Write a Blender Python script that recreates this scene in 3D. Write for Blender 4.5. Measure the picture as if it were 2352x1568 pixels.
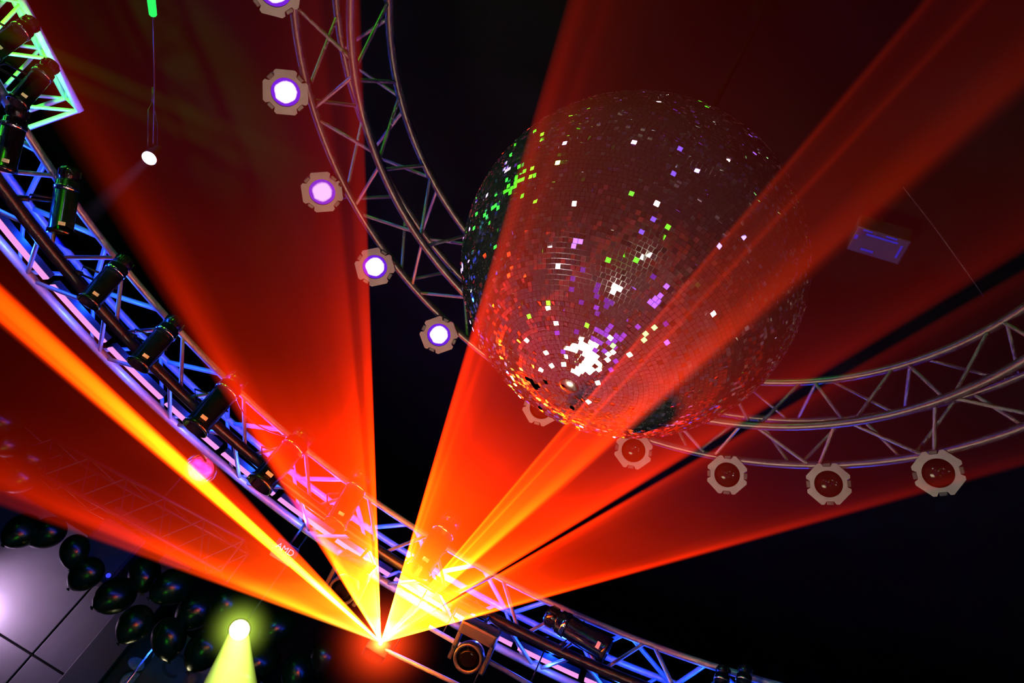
import bpy, bmesh, math, random
from mathutils import Vector, Matrix
import numpy as np
random.seed(7); rng = np.random.default_rng(7)
R = math.radians
scene = bpy.context.scene
for o in list(bpy.data.objects): bpy.data.objects.remove(o)

# ------------------------------------------------------------------ camera
CAM = Vector((0, 0, 1.6)); FL = 1700.0; W, H = 2352.0, 1568.0
PITCH, ROLL = 0.68127, 0.55828
fwd = Vector((0, math.cos(PITCH), math.sin(PITCH))); r0 = Vector((1, 0, 0)); u0 = r0.cross(fwd)
right = r0 * math.cos(ROLL) + u0 * math.sin(ROLL); up = -r0 * math.sin(ROLL) + u0 * math.cos(ROLL)
cd = bpy.data.cameras.new('camera'); cam = bpy.data.objects.new('camera', cd); scene.collection.objects.link(cam)
cd.sensor_fit = 'HORIZONTAL'; cd.sensor_width = 36.0; cd.lens = 36.0 * FL / W; cd.clip_start = 0.02; cd.clip_end = 100
mw = Matrix((right, up, -fwd)).transposed().to_4x4(); mw.translation = CAM; cam.matrix_world = mw
scene.camera = cam
# ------------------------------------------------------------------ world and exposure
wd = bpy.data.worlds.new('world'); scene.world = wd; wd.use_nodes = True
wd.node_tree.nodes['Background'].inputs[0].default_value = (0, 0, 0, 1); wd.node_tree.nodes['Background'].inputs[1].default_value = 0
vs = scene.view_settings; vs.view_transform = 'Standard'; vs.look = 'None'; vs.gamma = 1.0; vs.exposure = 0.0; vs.use_curve_mapping = False
cy_ = scene.cycles
cy_.max_bounces = 3; cy_.diffuse_bounces = 1; cy_.glossy_bounces = 3; cy_.transmission_bounces = 4; cy_.volume_bounces = 0
cy_.transparent_max_bounces = 48; cy_.sample_clamp_indirect = 1.3; cy_.caustics_reflective = False; cy_.caustics_refractive = False
cy_.use_denoising = True; cy_.use_adaptive_sampling = True; cy_.adaptive_threshold = 0.1; cy_.adaptive_min_samples = 8; cy_.volume_step_rate = 1.0; cy_.volume_max_steps = 64

# ------------------------------------------------------------------ helpers
C = scene.collection
def pix(x, y):                       # unit direction of a point of the picture
    return ((x - 1176) / FL * right - (y - 784) / FL * up + fwd).normalized()
def at(x, y, d): return CAM + pix(x, y) * d
def at_y(x, y, Y): d = pix(x, y); return CAM + d * ((Y - CAM.y) / d.y)
def at_z(x, y, Z): d = pix(x, y); return CAM + d * ((Z - CAM.z) / d.z)
RX, RY = 0.23345, 1.89126            # axis of the rings and of the mirror ball
def ring(a, r, z): a = R(a); return Vector((RX + r * math.cos(a), RY + r * math.sin(a), z))
def at_r(x, y, r):                   # far hit of a sight line with a cylinder about the ring axis
    d = pix(x, y); ox, oy = CAM.x - RX, CAM.y - RY
    A = d.x * d.x + d.y * d.y; B = ox * d.x + oy * d.y; D = B * B - A * (ox * ox + oy * oy - r * r)
    return CAM + d * ((-B + math.sqrt(D)) / A)
def project(p):
    v = p - CAM; z = v.dot(fwd); return (1176 + FL * v.dot(right) / z, 784 - FL * v.dot(up) / z, z)

def tag(o, label=None, cat=None, group=None, kind=None):
    if label: o['label'] = label
    if cat: o['category'] = cat
    if group: o['group'] = group
    if kind: o['kind'] = kind
    return o
def empty(name, loc, label=None, cat=None, group=None, rot=None):
    o = bpy.data.objects.new(name, None); C.objects.link(o); o.empty_display_size = 0.1
    m = (rot.to_4x4() if rot is not None else Matrix.Identity(4)); m.translation = Vector(loc); o.matrix_world = m
    return tag(o, label, cat, group)
def aimrot(d, upv=Vector((0, 0, 1))):    # local +Z along d
    z = Vector(d).normalized(); x = upv.cross(z)
    if x.length < 1e-4: x = Vector((1, 0, 0))
    x.normalize(); y = z.cross(x)
    return Matrix((x, y, z)).transposed()

class MB:
    def __init__(s): s.v = []; s.f = []; s.smooth = []
    def add(s, vs, fs, sm=False):
        n = len(s.v); s.v += [tuple(v) for v in vs]; s.f += [tuple(i + n for i in f) for f in fs]; s.smooth += [sm] * len(fs); return s
    def box(s, c, size, rot=None):
        c = Vector(c); h = Vector(size) / 2; vs = []
        for dx in (-1, 1):
            for dy in (-1, 1):
                for dz in (-1, 1):
                    v = Vector((dx * h.x, dy * h.y, dz * h.z)); vs.append(c + (rot @ v if rot else v))
        return s.add(vs, [(0, 1, 3, 2), (4, 6, 7, 5), (0, 4, 5, 1), (2, 3, 7, 6), (0, 2, 6, 4), (1, 5, 7, 3)])
    def bbox(s, c, size, bev=0.01, rot=None):   # bevelled box
        bm = bmesh.new(); bmesh.ops.create_cube(bm, size=1.0)
        for v in bm.verts: v.co = Vector((v.co.x * size[0], v.co.y * size[1], v.co.z * size[2]))
        bmesh.ops.bevel(bm, geom=bm.edges[:] + bm.verts[:], offset=bev, segments=2, affect='EDGES', profile=0.6)
        bm.verts.index_update(); c = Vector(c)
        s.add([c + (rot @ v.co if rot else v.co) for v in bm.verts], [tuple(v.index for v in f.verts) for f in bm.faces]); bm.free(); return s
    def tube(s, pts, r, n=10, cap=True, closed=False, radii=None):
        pts = [Vector(p) for p in pts]; m = len(pts); vs = []; prev = None
        for i, p in enumerate(pts):
            if closed: t = pts[(i + 1) % m] - pts[i - 1]
            else: t = pts[min(i + 1, m - 1)] - pts[max(i - 1, 0)]
            t.normalize()
            if prev is None:
                a = Vector((0, 0, 1)) if abs(t.z) < 0.9 else Vector((1, 0, 0)); x = a.cross(t).normalized()
            else: x = (prev - t * prev.dot(t)).normalized()
            prev = x; y = t.cross(x); rr = radii[i] if radii else r
            for k in range(n):
                a = 2 * math.pi * k / n; vs.append(p + (x * math.cos(a) + y * math.sin(a)) * rr)
        fs = []
        for i in range(m if closed else m - 1):
            j = (i + 1) % m
            for k in range(n): fs.append((i * n + k, i * n + (k + 1) % n, j * n + (k + 1) % n, j * n + k))
        s.add(vs, fs, True)
        if cap and not closed:
            nn = len(s.v) - len(vs); s.f.append(tuple(nn + k for k in range(n))[::-1]); s.f.append(tuple(nn + (m - 1) * n + k for k in range(n))); s.smooth += [False, False]
        return s
    def lathe(s, prof, n=28, sm=True, close=False):   # profile (r, z) about local z
        vs = []; m = len(prof)
        for r, z in prof:
            for k in range(n): a = 2 * math.pi * k / n; vs.append((r * math.cos(a), r * math.sin(a), z))
        fs = []
        for i in range(m if close else m - 1):
            j = (i + 1) % m
            for k in range(n): fs.append((i * n + k, i * n + (k + 1) % n, j * n + (k + 1) % n, j * n + k))
        s.add(vs, fs, sm)
        if not close:
            nn = len(s.v) - len(vs)
            if prof[0][0] > 1e-4: s.f.append(tuple(nn + k for k in range(n))[::-1]); s.smooth.append(False)
            if prof[-1][0] > 1e-4: s.f.append(tuple(nn + (m - 1) * n + k for k in range(n))); s.smooth.append(False)
        return s
    def mesh(s, name):
        me = bpy.data.meshes.new(name); me.from_pydata(s.v, [], s.f)
        me.polygons.foreach_set('use_smooth', s.smooth); me.update()
        bm = bmesh.new(); bm.from_mesh(me); bmesh.ops.remove_doubles(bm, verts=bm.verts[:], dist=1e-6); bmesh.ops.recalc_face_normals(bm, faces=bm.faces[:]); bm.to_mesh(me); bm.free()
        return me
    def build(s, name, mat, parent=None):
        return link(name, s.mesh(name), mat, parent)
def link(name, me, mat, parent=None, M=None):
    if mat and not me.materials: me.materials.append(mat)
    o = bpy.data.objects.new(name, me); C.objects.link(o)
    if parent: o.parent = parent
    if M is not None: o.matrix_local = M
    return o
CACHE = {}
def cached(key, fn):
    if key not in CACHE: CACHE[key] = fn().mesh(key)
    return CACHE[key]

# ------------------------------------------------------------------ materials
def mat(name, col=(0.8, 0.8, 0.8), rough=0.5, metal=0.0, noise=0.0, nscale=20, emit=None, estr=0, trans=0, spec=0.5, coat=0, bump=0):
    m = bpy.data.materials.new(name); m.use_nodes = True; nt = m.node_tree; b = nt.nodes['Principled BSDF']
    b.inputs['Base Color'].default_value = (*col, 1); b.inputs['Roughness'].default_value = rough; b.inputs['Metallic'].default_value = metal
    b.inputs['Specular IOR Level'].default_value = spec; b.inputs['Coat Weight'].default_value = coat; b.inputs['Transmission Weight'].default_value = trans
    if emit: b.inputs['Emission Color'].default_value = (*emit, 1); b.inputs['Emission Strength'].default_value = estr
    if noise or bump:
        tc = nt.nodes.new('ShaderNodeTexCoord'); n = nt.nodes.new('ShaderNodeTexNoise'); n.inputs['Scale'].default_value = nscale; n.inputs['Detail'].default_value = 5
        nt.links.new(tc.outputs['Object'], n.inputs['Vector'])
        if noise:
            r = nt.nodes.new('ShaderNodeValToRGB'); e = r.color_ramp.elements
            e[0].position = 0.3; e[1].position = 0.7
            e[0].color = (*[c * (1 - noise) for c in col], 1); e[1].color = (*[min(1, c * (1 + noise)) for c in col], 1)
            nt.links.new(n.outputs['Fac'], r.inputs['Fac']); nt.links.new(r.outputs['Color'], b.inputs['Base Color'])
        if bump:
            bp = nt.nodes.new('ShaderNodeBump'); bp.inputs['Strength'].default_value = bump; bp.inputs['Distance'].default_value = 0.01
            nt.links.new(n.outputs['Fac'], bp.inputs['Height']); nt.links.new(bp.outputs['Normal'], b.inputs['Normal'])
    return m
def emat(name, col, strength):
    m = bpy.data.materials.new(name); m.use_nodes = True; nt = m.node_tree; nt.nodes.clear()
    o = nt.nodes.new('ShaderNodeOutputMaterial'); e = nt.nodes.new('ShaderNodeEmission')
    e.inputs[0].default_value = (*col, 1); e.inputs[1].default_value = strength; nt.links.new(e.outputs[0], o.inputs[0]); m.cycles.emission_sampling = 'NONE'; return m
def lensmat(name, core, rim, cs, rs):     # hot centre, coloured edge, as a lens over a lamp
    m = bpy.data.materials.new(name); m.use_nodes = True; nt = m.node_tree; nt.nodes.clear()
    o = nt.nodes.new('ShaderNodeOutputMaterial'); e = nt.nodes.new('ShaderNodeEmission'); tc = nt.nodes.new('ShaderNodeTexCoord')
    mp = nt.nodes.new('ShaderNodeMapping'); mp.inputs['Scale'].default_value = (1, 1, 0)
    ln = nt.nodes.new('ShaderNodeVectorMath'); ln.operation = 'LENGTH'; nz = nt.nodes.new('ShaderNodeTexNoise'); nz.inputs['Scale'].default_value = 22
    md = nt.nodes.new('ShaderNodeMath'); md.operation = 'MULTIPLY_ADD'; md.inputs[1].default_value = 0.02
    rp = nt.nodes.new('ShaderNodeValToRGB'); el = rp.color_ramp.elements
    el[0].position = 0.0; el[0].color = (*[c * cs for c in core], 1); el[1].position = 1.0; el[1].color = (*[c * rs for c in rim], 1)
    a = el.new(0.66); a.color = (*[c * cs for c in core], 1); a = el.new(0.8); a.color = (*[c * rs for c in rim], 1)
    mr = nt.nodes.new('ShaderNodeMapRange'); mr.inputs['From Max'].default_value = 0.085
    L = nt.links.new; L(tc.outputs['Object'], mp.inputs[0]); L(mp.outputs[0], ln.inputs[0]); L(tc.outputs['Object'], nz.inputs['Vector'])
    L(nz.outputs['Fac'], md.inputs[0]); L(ln.outputs['Value'], md.inputs[2]); L(md.outputs[0], mr.inputs['Value']); L(mr.outputs[0], rp.inputs[0]); L(rp.outputs[0], e.inputs[0]); L(e.outputs[0], o.inputs[0]); m.cycles.emission_sampling = 'NONE'
    return m
M = dict(
    wall=mat('wall_paint_black', (0.003, 0.003, 0.003), 0.85, noise=0.3, nscale=3, spec=0.02),
    ceil=mat('ceiling_paint_black', (0.004, 0.004, 0.004), 0.95, noise=0.3, nscale=2, spec=0.02),
    floor=mat('floor_vinyl_grey', (0.12, 0.115, 0.12), 0.55, noise=0.4, nscale=6),
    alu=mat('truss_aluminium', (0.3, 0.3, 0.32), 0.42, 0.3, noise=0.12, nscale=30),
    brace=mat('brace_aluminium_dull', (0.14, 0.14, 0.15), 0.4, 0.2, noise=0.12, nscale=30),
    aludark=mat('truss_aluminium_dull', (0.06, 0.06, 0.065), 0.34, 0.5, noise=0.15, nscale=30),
    alubright=mat('truss_aluminium_brightened', (0.62, 0.63, 0.62), 0.4, 0.1, noise=0.1, nscale=30),  # aluminium made paler so the green truss looks more brightly lit
    chordblack=mat('black_sleeved_pipe', (0.02, 0.02, 0.022), 0.3, 0.0, noise=0.2, nscale=25),
    black=mat('black_enamel', (0.012, 0.012, 0.013), 0.22, 0.0, noise=0.2, nscale=40, coat=0.6),
    blackm=mat('black_metal', (0.02, 0.02, 0.022), 0.4, 0.5, noise=0.2, nscale=40),
    frame=mat('gel_frame_steel', (0.115, 0.11, 0.115), 0.5, 0.1, noise=0.12, nscale=18),
    chrome=mat('bright_steel', (0.8, 0.8, 0.82), 0.12, 1.0, noise=0.05, nscale=60),
    glass=mat('dark_lamp_glass', (0.004, 0.003, 0.004), 0.1, 0.0, noise=0.2, nscale=10, spec=0.08),
    reflector=mat('lamp_reflector', (0.35, 0.3, 0.35), 0.15, 1.0, noise=0.1, nscale=15),
    label=mat('sticker_white', (0.75, 0.72, 0.66), 0.6, noise=0.1, nscale=30),
    rubber=mat('balloon_rubber', (0.001, 0.010, 0.001), 0.26, noise=0.15, nscale=8, spec=0.4),
    panel=mat('wall_panel_grey', (0.05, 0.047, 0.05), 0.42, noise=0.12, nscale=2.5, bump=0.05),
    signp=mat('sign_board_plum', (0.10, 0.07, 0.11), 0.6, noise=0.15, nscale=5),
    letter=mat('letter_black', (0.012, 0.01, 0.014), 0.6, noise=0.1, nscale=9),
    violet=mat('poster_violet', (0.4, 0.32, 0.95), 0.5, noise=0.5, nscale=5),
    mirror=mat('mirror_tile_glass', (0.42, 0.42, 0.43), 0.02, 0.95, noise=0.02, nscale=4),
    grout=mat('ball_core_grey', (0.16, 0.15, 0.15), 0.24, 0.9, noise=0.3, nscale=60),
    cable=mat('cable_black', (0.015, 0.015, 0.016), 0.5, noise=0.2, nscale=30),
    shell=mat('moving_head_shell', (0.05, 0.05, 0.055), 0.3, 0.0, noise=0.1, nscale=12, coat=0.4),
    pinkfoil=mat('pink_lens_plastic', (0.9, 0.12, 0.35), 0.25, noise=0.3, nscale=40, bump=0.6, emit=(1.0, 0.05, 0.22), estr=0.5),
    led=emat('led_strip_pink', (1.0, 0.36, 0.93), 0.95),
    ledblue=emat('indicator_blue', (0.03, 0.04, 1.0), 1.6),
    fixture=emat('painted_blue_light', (0.02, 0.04, 0.9), 0.35),
    greentube=emat('green_neon_tube', (0.01, 1.0, 0.14), 1.0),
    lens_violet=lensmat('lens_lit_violet', (0.85, 0.62, 1.0), (0.22, 0.02, 1.0), 3.2, 0.7),
    lens_mauve=lensmat('lens_lit_mauve', (0.95, 0.5, 1.0), (0.30, 0.04, 1.0), 1.15, 0.6),
    lens_white=emat('lens_white', (1.0, 0.9, 1.0), 5.0),
    lens_yellow=emat('lens_yellow', (1.0, 0.95, 0.45), 14.0),
    laserhot=emat('laser_aperture_hot', (1.0, 0.75, 0.35), 30.0),
)

# ------------------------------------------------------------------ light in haze (thin emitting volumes)
def vol_mat(name, col, build, hot=False):
    m = bpy.data.materials.new(name); m.use_nodes = True; nt = m.node_tree; nt.nodes.clear()
    o = nt.nodes.new('ShaderNodeOutputMaterial'); e = nt.nodes.new('ShaderNodeEmission'); e.inputs[0].default_value = (*col, 1)
    tc = nt.nodes.new('ShaderNodeTexCoord'); sx = nt.nodes.new('ShaderNodeSeparateXYZ'); nt.links.new(tc.outputs['Object'], sx.inputs[0])
    def math_(op, a, b=None, clamp=False):
        n = nt.nodes.new('ShaderNodeMath'); n.operation = op; n.use_clamp = clamp
        for i, v in enumerate((a, b)):
            if v is None: continue
            if isinstance(v, (int, float)): n.inputs[i].default_value = v
            else: nt.links.new(v, n.inputs[i])
        return n.outputs[0]
    out = build(nt, tc.outputs['Object'], sx.outputs, math_)
    if hot:
        ln = nt.nodes.new('ShaderNodeVectorMath'); ln.operation = 'LENGTH'; nt.links.new(tc.outputs['Object'], ln.inputs[0])
        rp = nt.nodes.new('ShaderNodeValToRGB'); el = rp.color_ramp.elements; mr = nt.nodes.new('ShaderNodeMapRange'); mr.inputs['From Max'].default_value = 2.6
        el[0].position = 0; el[0].color = (1, 0.62, 0.16, 1); el[1].position = 1; el[1].color = (*col, 1)
        for t, g, b in ((0.12, 0.40, 0.03), (0.3, 0.17, 0.004), (0.6, max(0.055, col[1]), 0.001)): a = el.new(t); a.color = (1, g, b, 1)
        nt.links.new(ln.outputs['Value'], mr.inputs['Value']); nt.links.new(mr.outputs[0], rp.inputs[0]); nt.links.new(rp.outputs[0], e.inputs[0])
    nt.links.new(out, e.inputs[1]); nt.links.new(e.outputs[0], o.inputs['Volume']); m.cycles.emission_sampling = 'NONE'; return m
LASER_COL = (1.0, 0.022, 0.0004)
LPOS = at(875, 1475, 6.35)
LP = project(LPOS)
FALL = 3.2
def fall_of(r, p): return max(r, 1.4) ** -p * math.exp(-1.0 * max(r - 3.2, 0))
def sheet_dirs(phi, c, b, rho=700):
    """3D direction of the ray whose picture leaves the laser at angle phi, in the sheet with slope (b, c)"""
    x, y = LP[0] + rho * math.cos(R(phi)), LP[1] - rho * math.sin(R(phi))
    iz = 1 / LP[2] + b * (x - LP[0]) + c * (y - LP[1])
    d = (x - 1176) / FL * right - (y - 784) / FL * up + fwd
    p = CAM + d / iz
    return p - LPOS, p
ROOM = (-8.0, 8.5, -6.0, 11.4, 0.0, 6.4)
def room_len(o, d):
    t = 1e9
    for i, (lo, hi) in enumerate(((ROOM[0], ROOM[1]), (ROOM[2], ROOM[3]), (ROOM[4], ROOM[5]))):
        if abs(d[i]) > 1e-6: t = min(t, ((hi if d[i] > 0 else lo) - o[i]) / d[i])
    return t
def laser(name, label, prof, c=-3.7e-4, b=0.5e-4, stripes=0.0, haze=0.25, sfreq=160, fall=FALL, col=LASER_COL):
    T = 0.014
    v0, _ = sheet_dirs(prof[0][0], c, b); v1, _ = sheet_dirs(prof[-1][0], c, b); vm, _ = sheet_dirs((prof[0][0] + prof[-1][0]) / 2, c, b)
    nz = v1.cross(v0).normalized()
    if nz.dot(CAM - LPOS) < 0: nz = -nz
    x = vm.normalized(); y = nz.cross(x).normalized(); z = x.cross(y)
    rot = Matrix((x, y, z)).transposed()
    def loc(phi):
        v, p = sheet_dirs(phi, c, b); a = math.atan2(v.dot(y), v.dot(x))
        cosi = abs((p - CAM).normalized().dot(z)); return a, v.length, cosi
    st = []
    for ph, D in prof:
        a, rr, ci = loc(ph); st.append((a, D * ci / T / fall_of(rr, fall)))
    st.sort(); a0, a1 = st[0][0], st[-1][0]; vmax = max(v for _, v in st)
    def build(nt, vec, s, m):
        ang = m('ARCTAN2', s[1], s[0])
        mr = nt.nodes.new('ShaderNodeMapRange'); mr.inputs['From Min'].default_value = a0; mr.inputs['From Max'].default_value = a1; nt.links.new(ang, mr.inputs['Value'])
        rp = nt.nodes.new('ShaderNodeValToRGB'); el = rp.color_ramp.elements; rp.color_ramp.interpolation = 'LINEAR'
        first = True
        for i, (a, v) in enumerate(st):
            t = (a - a0) / (a1 - a0); q = v / vmax
            if i == 0: e = el[0]; e.position = 0
            elif i == len(st) - 1: e = el[-1]; e.position = 1
            else: e = el.new(t)
            e.color = (q, q, q, 1)
        nt.links.new(mr.outputs[0], rp.inputs[0])
        ln = nt.nodes.new('ShaderNodeVectorMath'); ln.operation = 'LENGTH'; nt.links.new(vec, ln.inputs[0])
        r = m('MAXIMUM', ln.outputs['Value'], 1.4)
        k = m('MULTIPLY', m('POWER', r, -fall), vmax); k = m('MULTIPLY', k, m('EXPONENT', m('MULTIPLY', m('MAXIMUM', m('SUBTRACT', r, 3.2), 0.0), -1.0))); k = m('MULTIPLY', k, rp.outputs[0])
        n = nt.nodes.new('ShaderNodeTexNoise'); n.inputs['Scale'].default_value = 1.6; n.inputs['Detail'].default_value = 1; nt.links.new(vec, n.inputs['Vector'])
        k = m('MULTIPLY', k, m('ADD', m('MULTIPLY', n.outputs['Fac'], haze * 2.4), 1 - haze * 1.2))
        if stripes:
            n2 = nt.nodes.new('ShaderNodeTexNoise'); n2.noise_dimensions = '1D'; n2.inputs['Scale'].default_value = sfreq; n2.inputs['Detail'].default_value = 2
            nt.links.new(ang, n2.inputs['W']); k = m('MULTIPLY', k, m('ADD', m('MULTIPLY', n2.outputs['Fac'], stripes * 3), 1 - stripes * 1.5, True))
        return k
    mt = vol_mat(name + '_light', col, build, True)
    N = 14; top = []; 
    for i in range(N + 1):
        a = a0 + (a1 - a0) * i / N; d = rot @ Vector((math.cos(a), math.sin(a), 0)); L = min(room_len(LPOS, d) - 0.25, 11.0)
        top.append((math.cos(a) * L, math.sin(a) * L))
    mb = MB(); vs = [(0, 0, T / 2)] + [(p[0], p[1], T / 2) for p in top] + [(0, 0, -T / 2)] + [(p[0], p[1], -T / 2) for p in top]
    k = N + 2; fs = [(0, i + 1, i + 2) for i in range(N)] + [(k, k + i + 2, k + i + 1) for i in range(N)]
    fs += [(i + 1, k + i + 1, k + i + 2, i + 2) for i in range(N)] + [(0, k, k + 1, 1), (0, N + 1, k + N + 1, k)]
    mb.add(vs, fs); o = mb.build(name, mt); mm = rot.to_4x4(); mm.translation = LPOS; o.matrix_world = mm
    return tag(o, label, 'laser beam', 'laser beams fanning out of the projector')
def beam(name, label, p0, p1, ra, rb, col, s0, fall=1.0, group=None, soft=0.6, start=0.3):
    """cone of lit haze from p0 to p1; brightest on its axis"""
    p0, p1 = Vector(p0), Vector(p1); Ln = (p1 - p0).length; rot = aimrot(p1 - p0)
    def build(nt, vec, s, m):
        rad = m('SQRT', m('ADD', m('MULTIPLY', s[0], s[0]), m('MULTIPLY', s[1], s[1])))
        lim = m('ADD', m('MULTIPLY', s[2], (rb - ra) / Ln), ra)
        q = m('SUBTRACT', 1.0, m('DIVIDE', rad, lim), True); q = m('MULTIPLY', m('POWER', q, soft), s0)
        q = m('DIVIDE', q, lim)
        f = m('POWER', m('ADD', m('MULTIPLY', m('MAXIMUM', s[2], 0.0), 1 / start), 1.0), -fall)
        e = m('SUBTRACT', 1.0, m('DIVIDE', s[2], Ln), True)
        return m('MULTIPLY', m('MULTIPLY', q, f), m('POWER', e, 0.5))
    mt = vol_mat(name + '_light', col, build)
    mb = MB(); mb.lathe([(ra, 0), (rb, Ln)], n=32); o = mb.build(name, mt); mm = rot.to_4x4(); mm.translation = p0; o.matrix_world = mm
    return tag(o, label, 'light beam', group)
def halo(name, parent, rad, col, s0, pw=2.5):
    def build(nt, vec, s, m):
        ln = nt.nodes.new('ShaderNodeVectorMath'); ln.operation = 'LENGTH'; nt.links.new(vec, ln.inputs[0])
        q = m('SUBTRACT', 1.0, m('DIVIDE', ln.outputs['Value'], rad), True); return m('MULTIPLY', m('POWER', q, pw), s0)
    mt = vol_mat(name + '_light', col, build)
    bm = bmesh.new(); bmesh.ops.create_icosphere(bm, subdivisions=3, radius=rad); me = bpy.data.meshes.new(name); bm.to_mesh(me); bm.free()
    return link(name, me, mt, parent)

# ------------------------------------------------------------------ the room
def room():
    x0, x1, y0, y1, z0, z1 = ROOM; t = 0.2
    def slab(name, c, size, m): return tag(MB().box(c, size).build(name, m), kind='structure')
    slab('floor', ((x0 + x1) / 2, (y0 + y1) / 2, -t / 2), (x1 - x0, y1 - y0, t), M['floor'])
    slab('ceiling', ((x0 + x1) / 2, (y0 + y1) / 2, z1 + t / 2), (x1 - x0, y1 - y0, t), M['ceil'])
    slab('wall_left', (x0 - t / 2, (y0 + y1) / 2, z1 / 2), (t, y1 - y0, z1), M['wall'])
    slab('wall_right', (x1 + t / 2, (y0 + y1) / 2, z1 / 2), (t, y1 - y0, z1), M['wall'])
    slab('wall_front', ((x0 + x1) / 2, y0 - t / 2, z1 / 2), (x1 - x0, t, z1), M['wall'])
    wb = slab('wall_back', ((x0 + x1) / 2, y1 + t / 2, z1 / 2), (x1 - x0, t, z1), M['wall'])
    # cladding panels of the back wall, with open joints
    g = 0.025; Y = y1 - 0.02
    J = at_y(105, 1470, y1); xj = J.x; zj = at_y(60, 1495, y1).z; xc = at_y(215, 1480, y1).x
    me = MB().bbox((0, 0, 0), (1, 0.03, 1), 0.006).mesh('panel')
    cols = [(xj - 1.9, xj), (xj - 3.8, xj - 1.9), (xj, xc)]
    rows = [(0.02, zj), (zj, zj + 1.62), (zj - 1.6 + 0, zj)]
    for (a, b) in cols:
        for (c, d) in ((0.4, zj), (zj, zj + 1.5)):
            o = link('panel', me, M['panel'], wb); o.location = ((a + b) / 2, Y, (c + d) / 2); o.scale = (b - a - g, 1, d - c - g)
    return xc, y1
XC, YB = room()

# ------------------------------------------------------------------ round trusses
tube_unit = MB().tube([(0, 0, 0), (0, 0, 1)], 1.0, n=8).mesh('brace')
def brace(p, q, r, m, parent):
    p, q = Vector(p), Vector(q); rot = aimrot(q - p).to_4x4(); rot.translation = p
    if not tube_unit.materials: tube_unit.materials.append(m)
    o = bpy.data.objects.new('brace', tube_unit); C.objects.link(o); o.parent = parent
    o.matrix_local = parent.matrix_world.inverted() @ rot @ Matrix.Diagonal((r, r, (q - p).length, 1))
    o.material_slots[0].link = 'OBJECT'; o.material_slots[0].material = m
    return o
def circle_pts(r, z, n=160): return [ring(360 * i / n, r, z) for i in range(n)]
ZI = 4.6; RIO, RII, HI = 2.105, 1.775, 0.367
inner = empty('ring_truss', (RX, RY, ZI), 'slim round aluminium box truss circling behind the mirror ball', 'truss')
OFF = Vector((RX, RY, ZI))
for r, z in ((RIO, ZI), (RIO, ZI + HI), (RII, ZI), (RII, ZI + HI)):
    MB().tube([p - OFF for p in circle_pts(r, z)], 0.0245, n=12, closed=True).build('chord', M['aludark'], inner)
def zig(parent, r1, z1, r2, z2, starts, step, rad, m):
    for a in starts:
        brace(ring(a, r1, z1), ring(a + step / 2 - 1.2, r2, z2), rad, m, parent)
        brace(ring(a + step / 2 + 1.2, r2, z2), ring(a + step - 1.5, r1, z1), rad, m, parent)
sA = [152 - 17.2 * k for k in range(-3, 4)]; sB = [38.6 - 17.0 * k for k in range(-2, 11)]
for starts in (sA, sB):
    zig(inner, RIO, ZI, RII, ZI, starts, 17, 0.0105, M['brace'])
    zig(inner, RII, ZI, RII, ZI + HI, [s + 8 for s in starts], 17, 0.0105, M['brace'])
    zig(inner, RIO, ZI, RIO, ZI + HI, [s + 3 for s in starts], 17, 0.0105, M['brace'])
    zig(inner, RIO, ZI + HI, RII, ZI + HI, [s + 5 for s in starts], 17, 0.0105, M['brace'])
for a in (91, 211, 331):     # drop chains hold the ring
    MB().tube([ring(a, (RIO + RII) / 2, ZI + HI) - OFF, ring(a, (RIO + RII) / 2, ROOM[5] - 0.01) - OFF], 0.006, n=6).build('drop_cable', M['cable'], inner)

ZO = 3.885; ROO, ROI, HO = 4.79, 4.22, 0.335
outer = empty('ring_truss', (RX, RY, ZO), 'wide round box truss lit deep blue from inside, behind the laser', 'truss')
OFF2 = Vector((RX, RY, ZO))
for r, z, rad, m in ((ROO, ZO, 0.036, M['alu']), (ROO, ZO + HO, 0.03, M['alu']), (ROI, ZO, 0.044, M['chordblack']), (ROI, ZO + HO, 0.028, M['alu'])):
    MB().tube([p - OFF2 for p in circle_pts(r, z, 240)], rad, n=14, closed=True).build('chord', m, outer)
oa = [36 + 9.2 * k for k in range(14)]
def zig2(r1, z1, r2, z2, ph, rad):
    for a in oa:
        a += ph; brace(ring(a, r1, z1), ring(a + 4.1, r2, z2), rad, M['alu'], outer); brace(ring(a + 5.1, r2, z2), ring(a + 9.2 - 0.8, r1, z1), rad, M['alu'], outer)
zig2(ROO, ZO, ROI, ZO, 0.0, 0.016); zig2(ROI, ZO, ROI, ZO + HO, 2.5, 0.016); zig2(ROO, ZO, ROO, ZO + HO, 1.0, 0.016); zig2(ROO, ZO + HO, ROI, ZO + HO, 5.0, 0.02)
for a in (20, 195, 255, 315):
    MB().tube([ring(a, 4.5, ZO + HO) - OFF2, ring(a, 4.5, ROOM[5] - 0.01) - OFF2], 0.008, n=6).build('drop_cable', M['cable'], outer)
for k in range(14):   # couplers: dark gusset plates at chord joints
    pass

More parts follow.
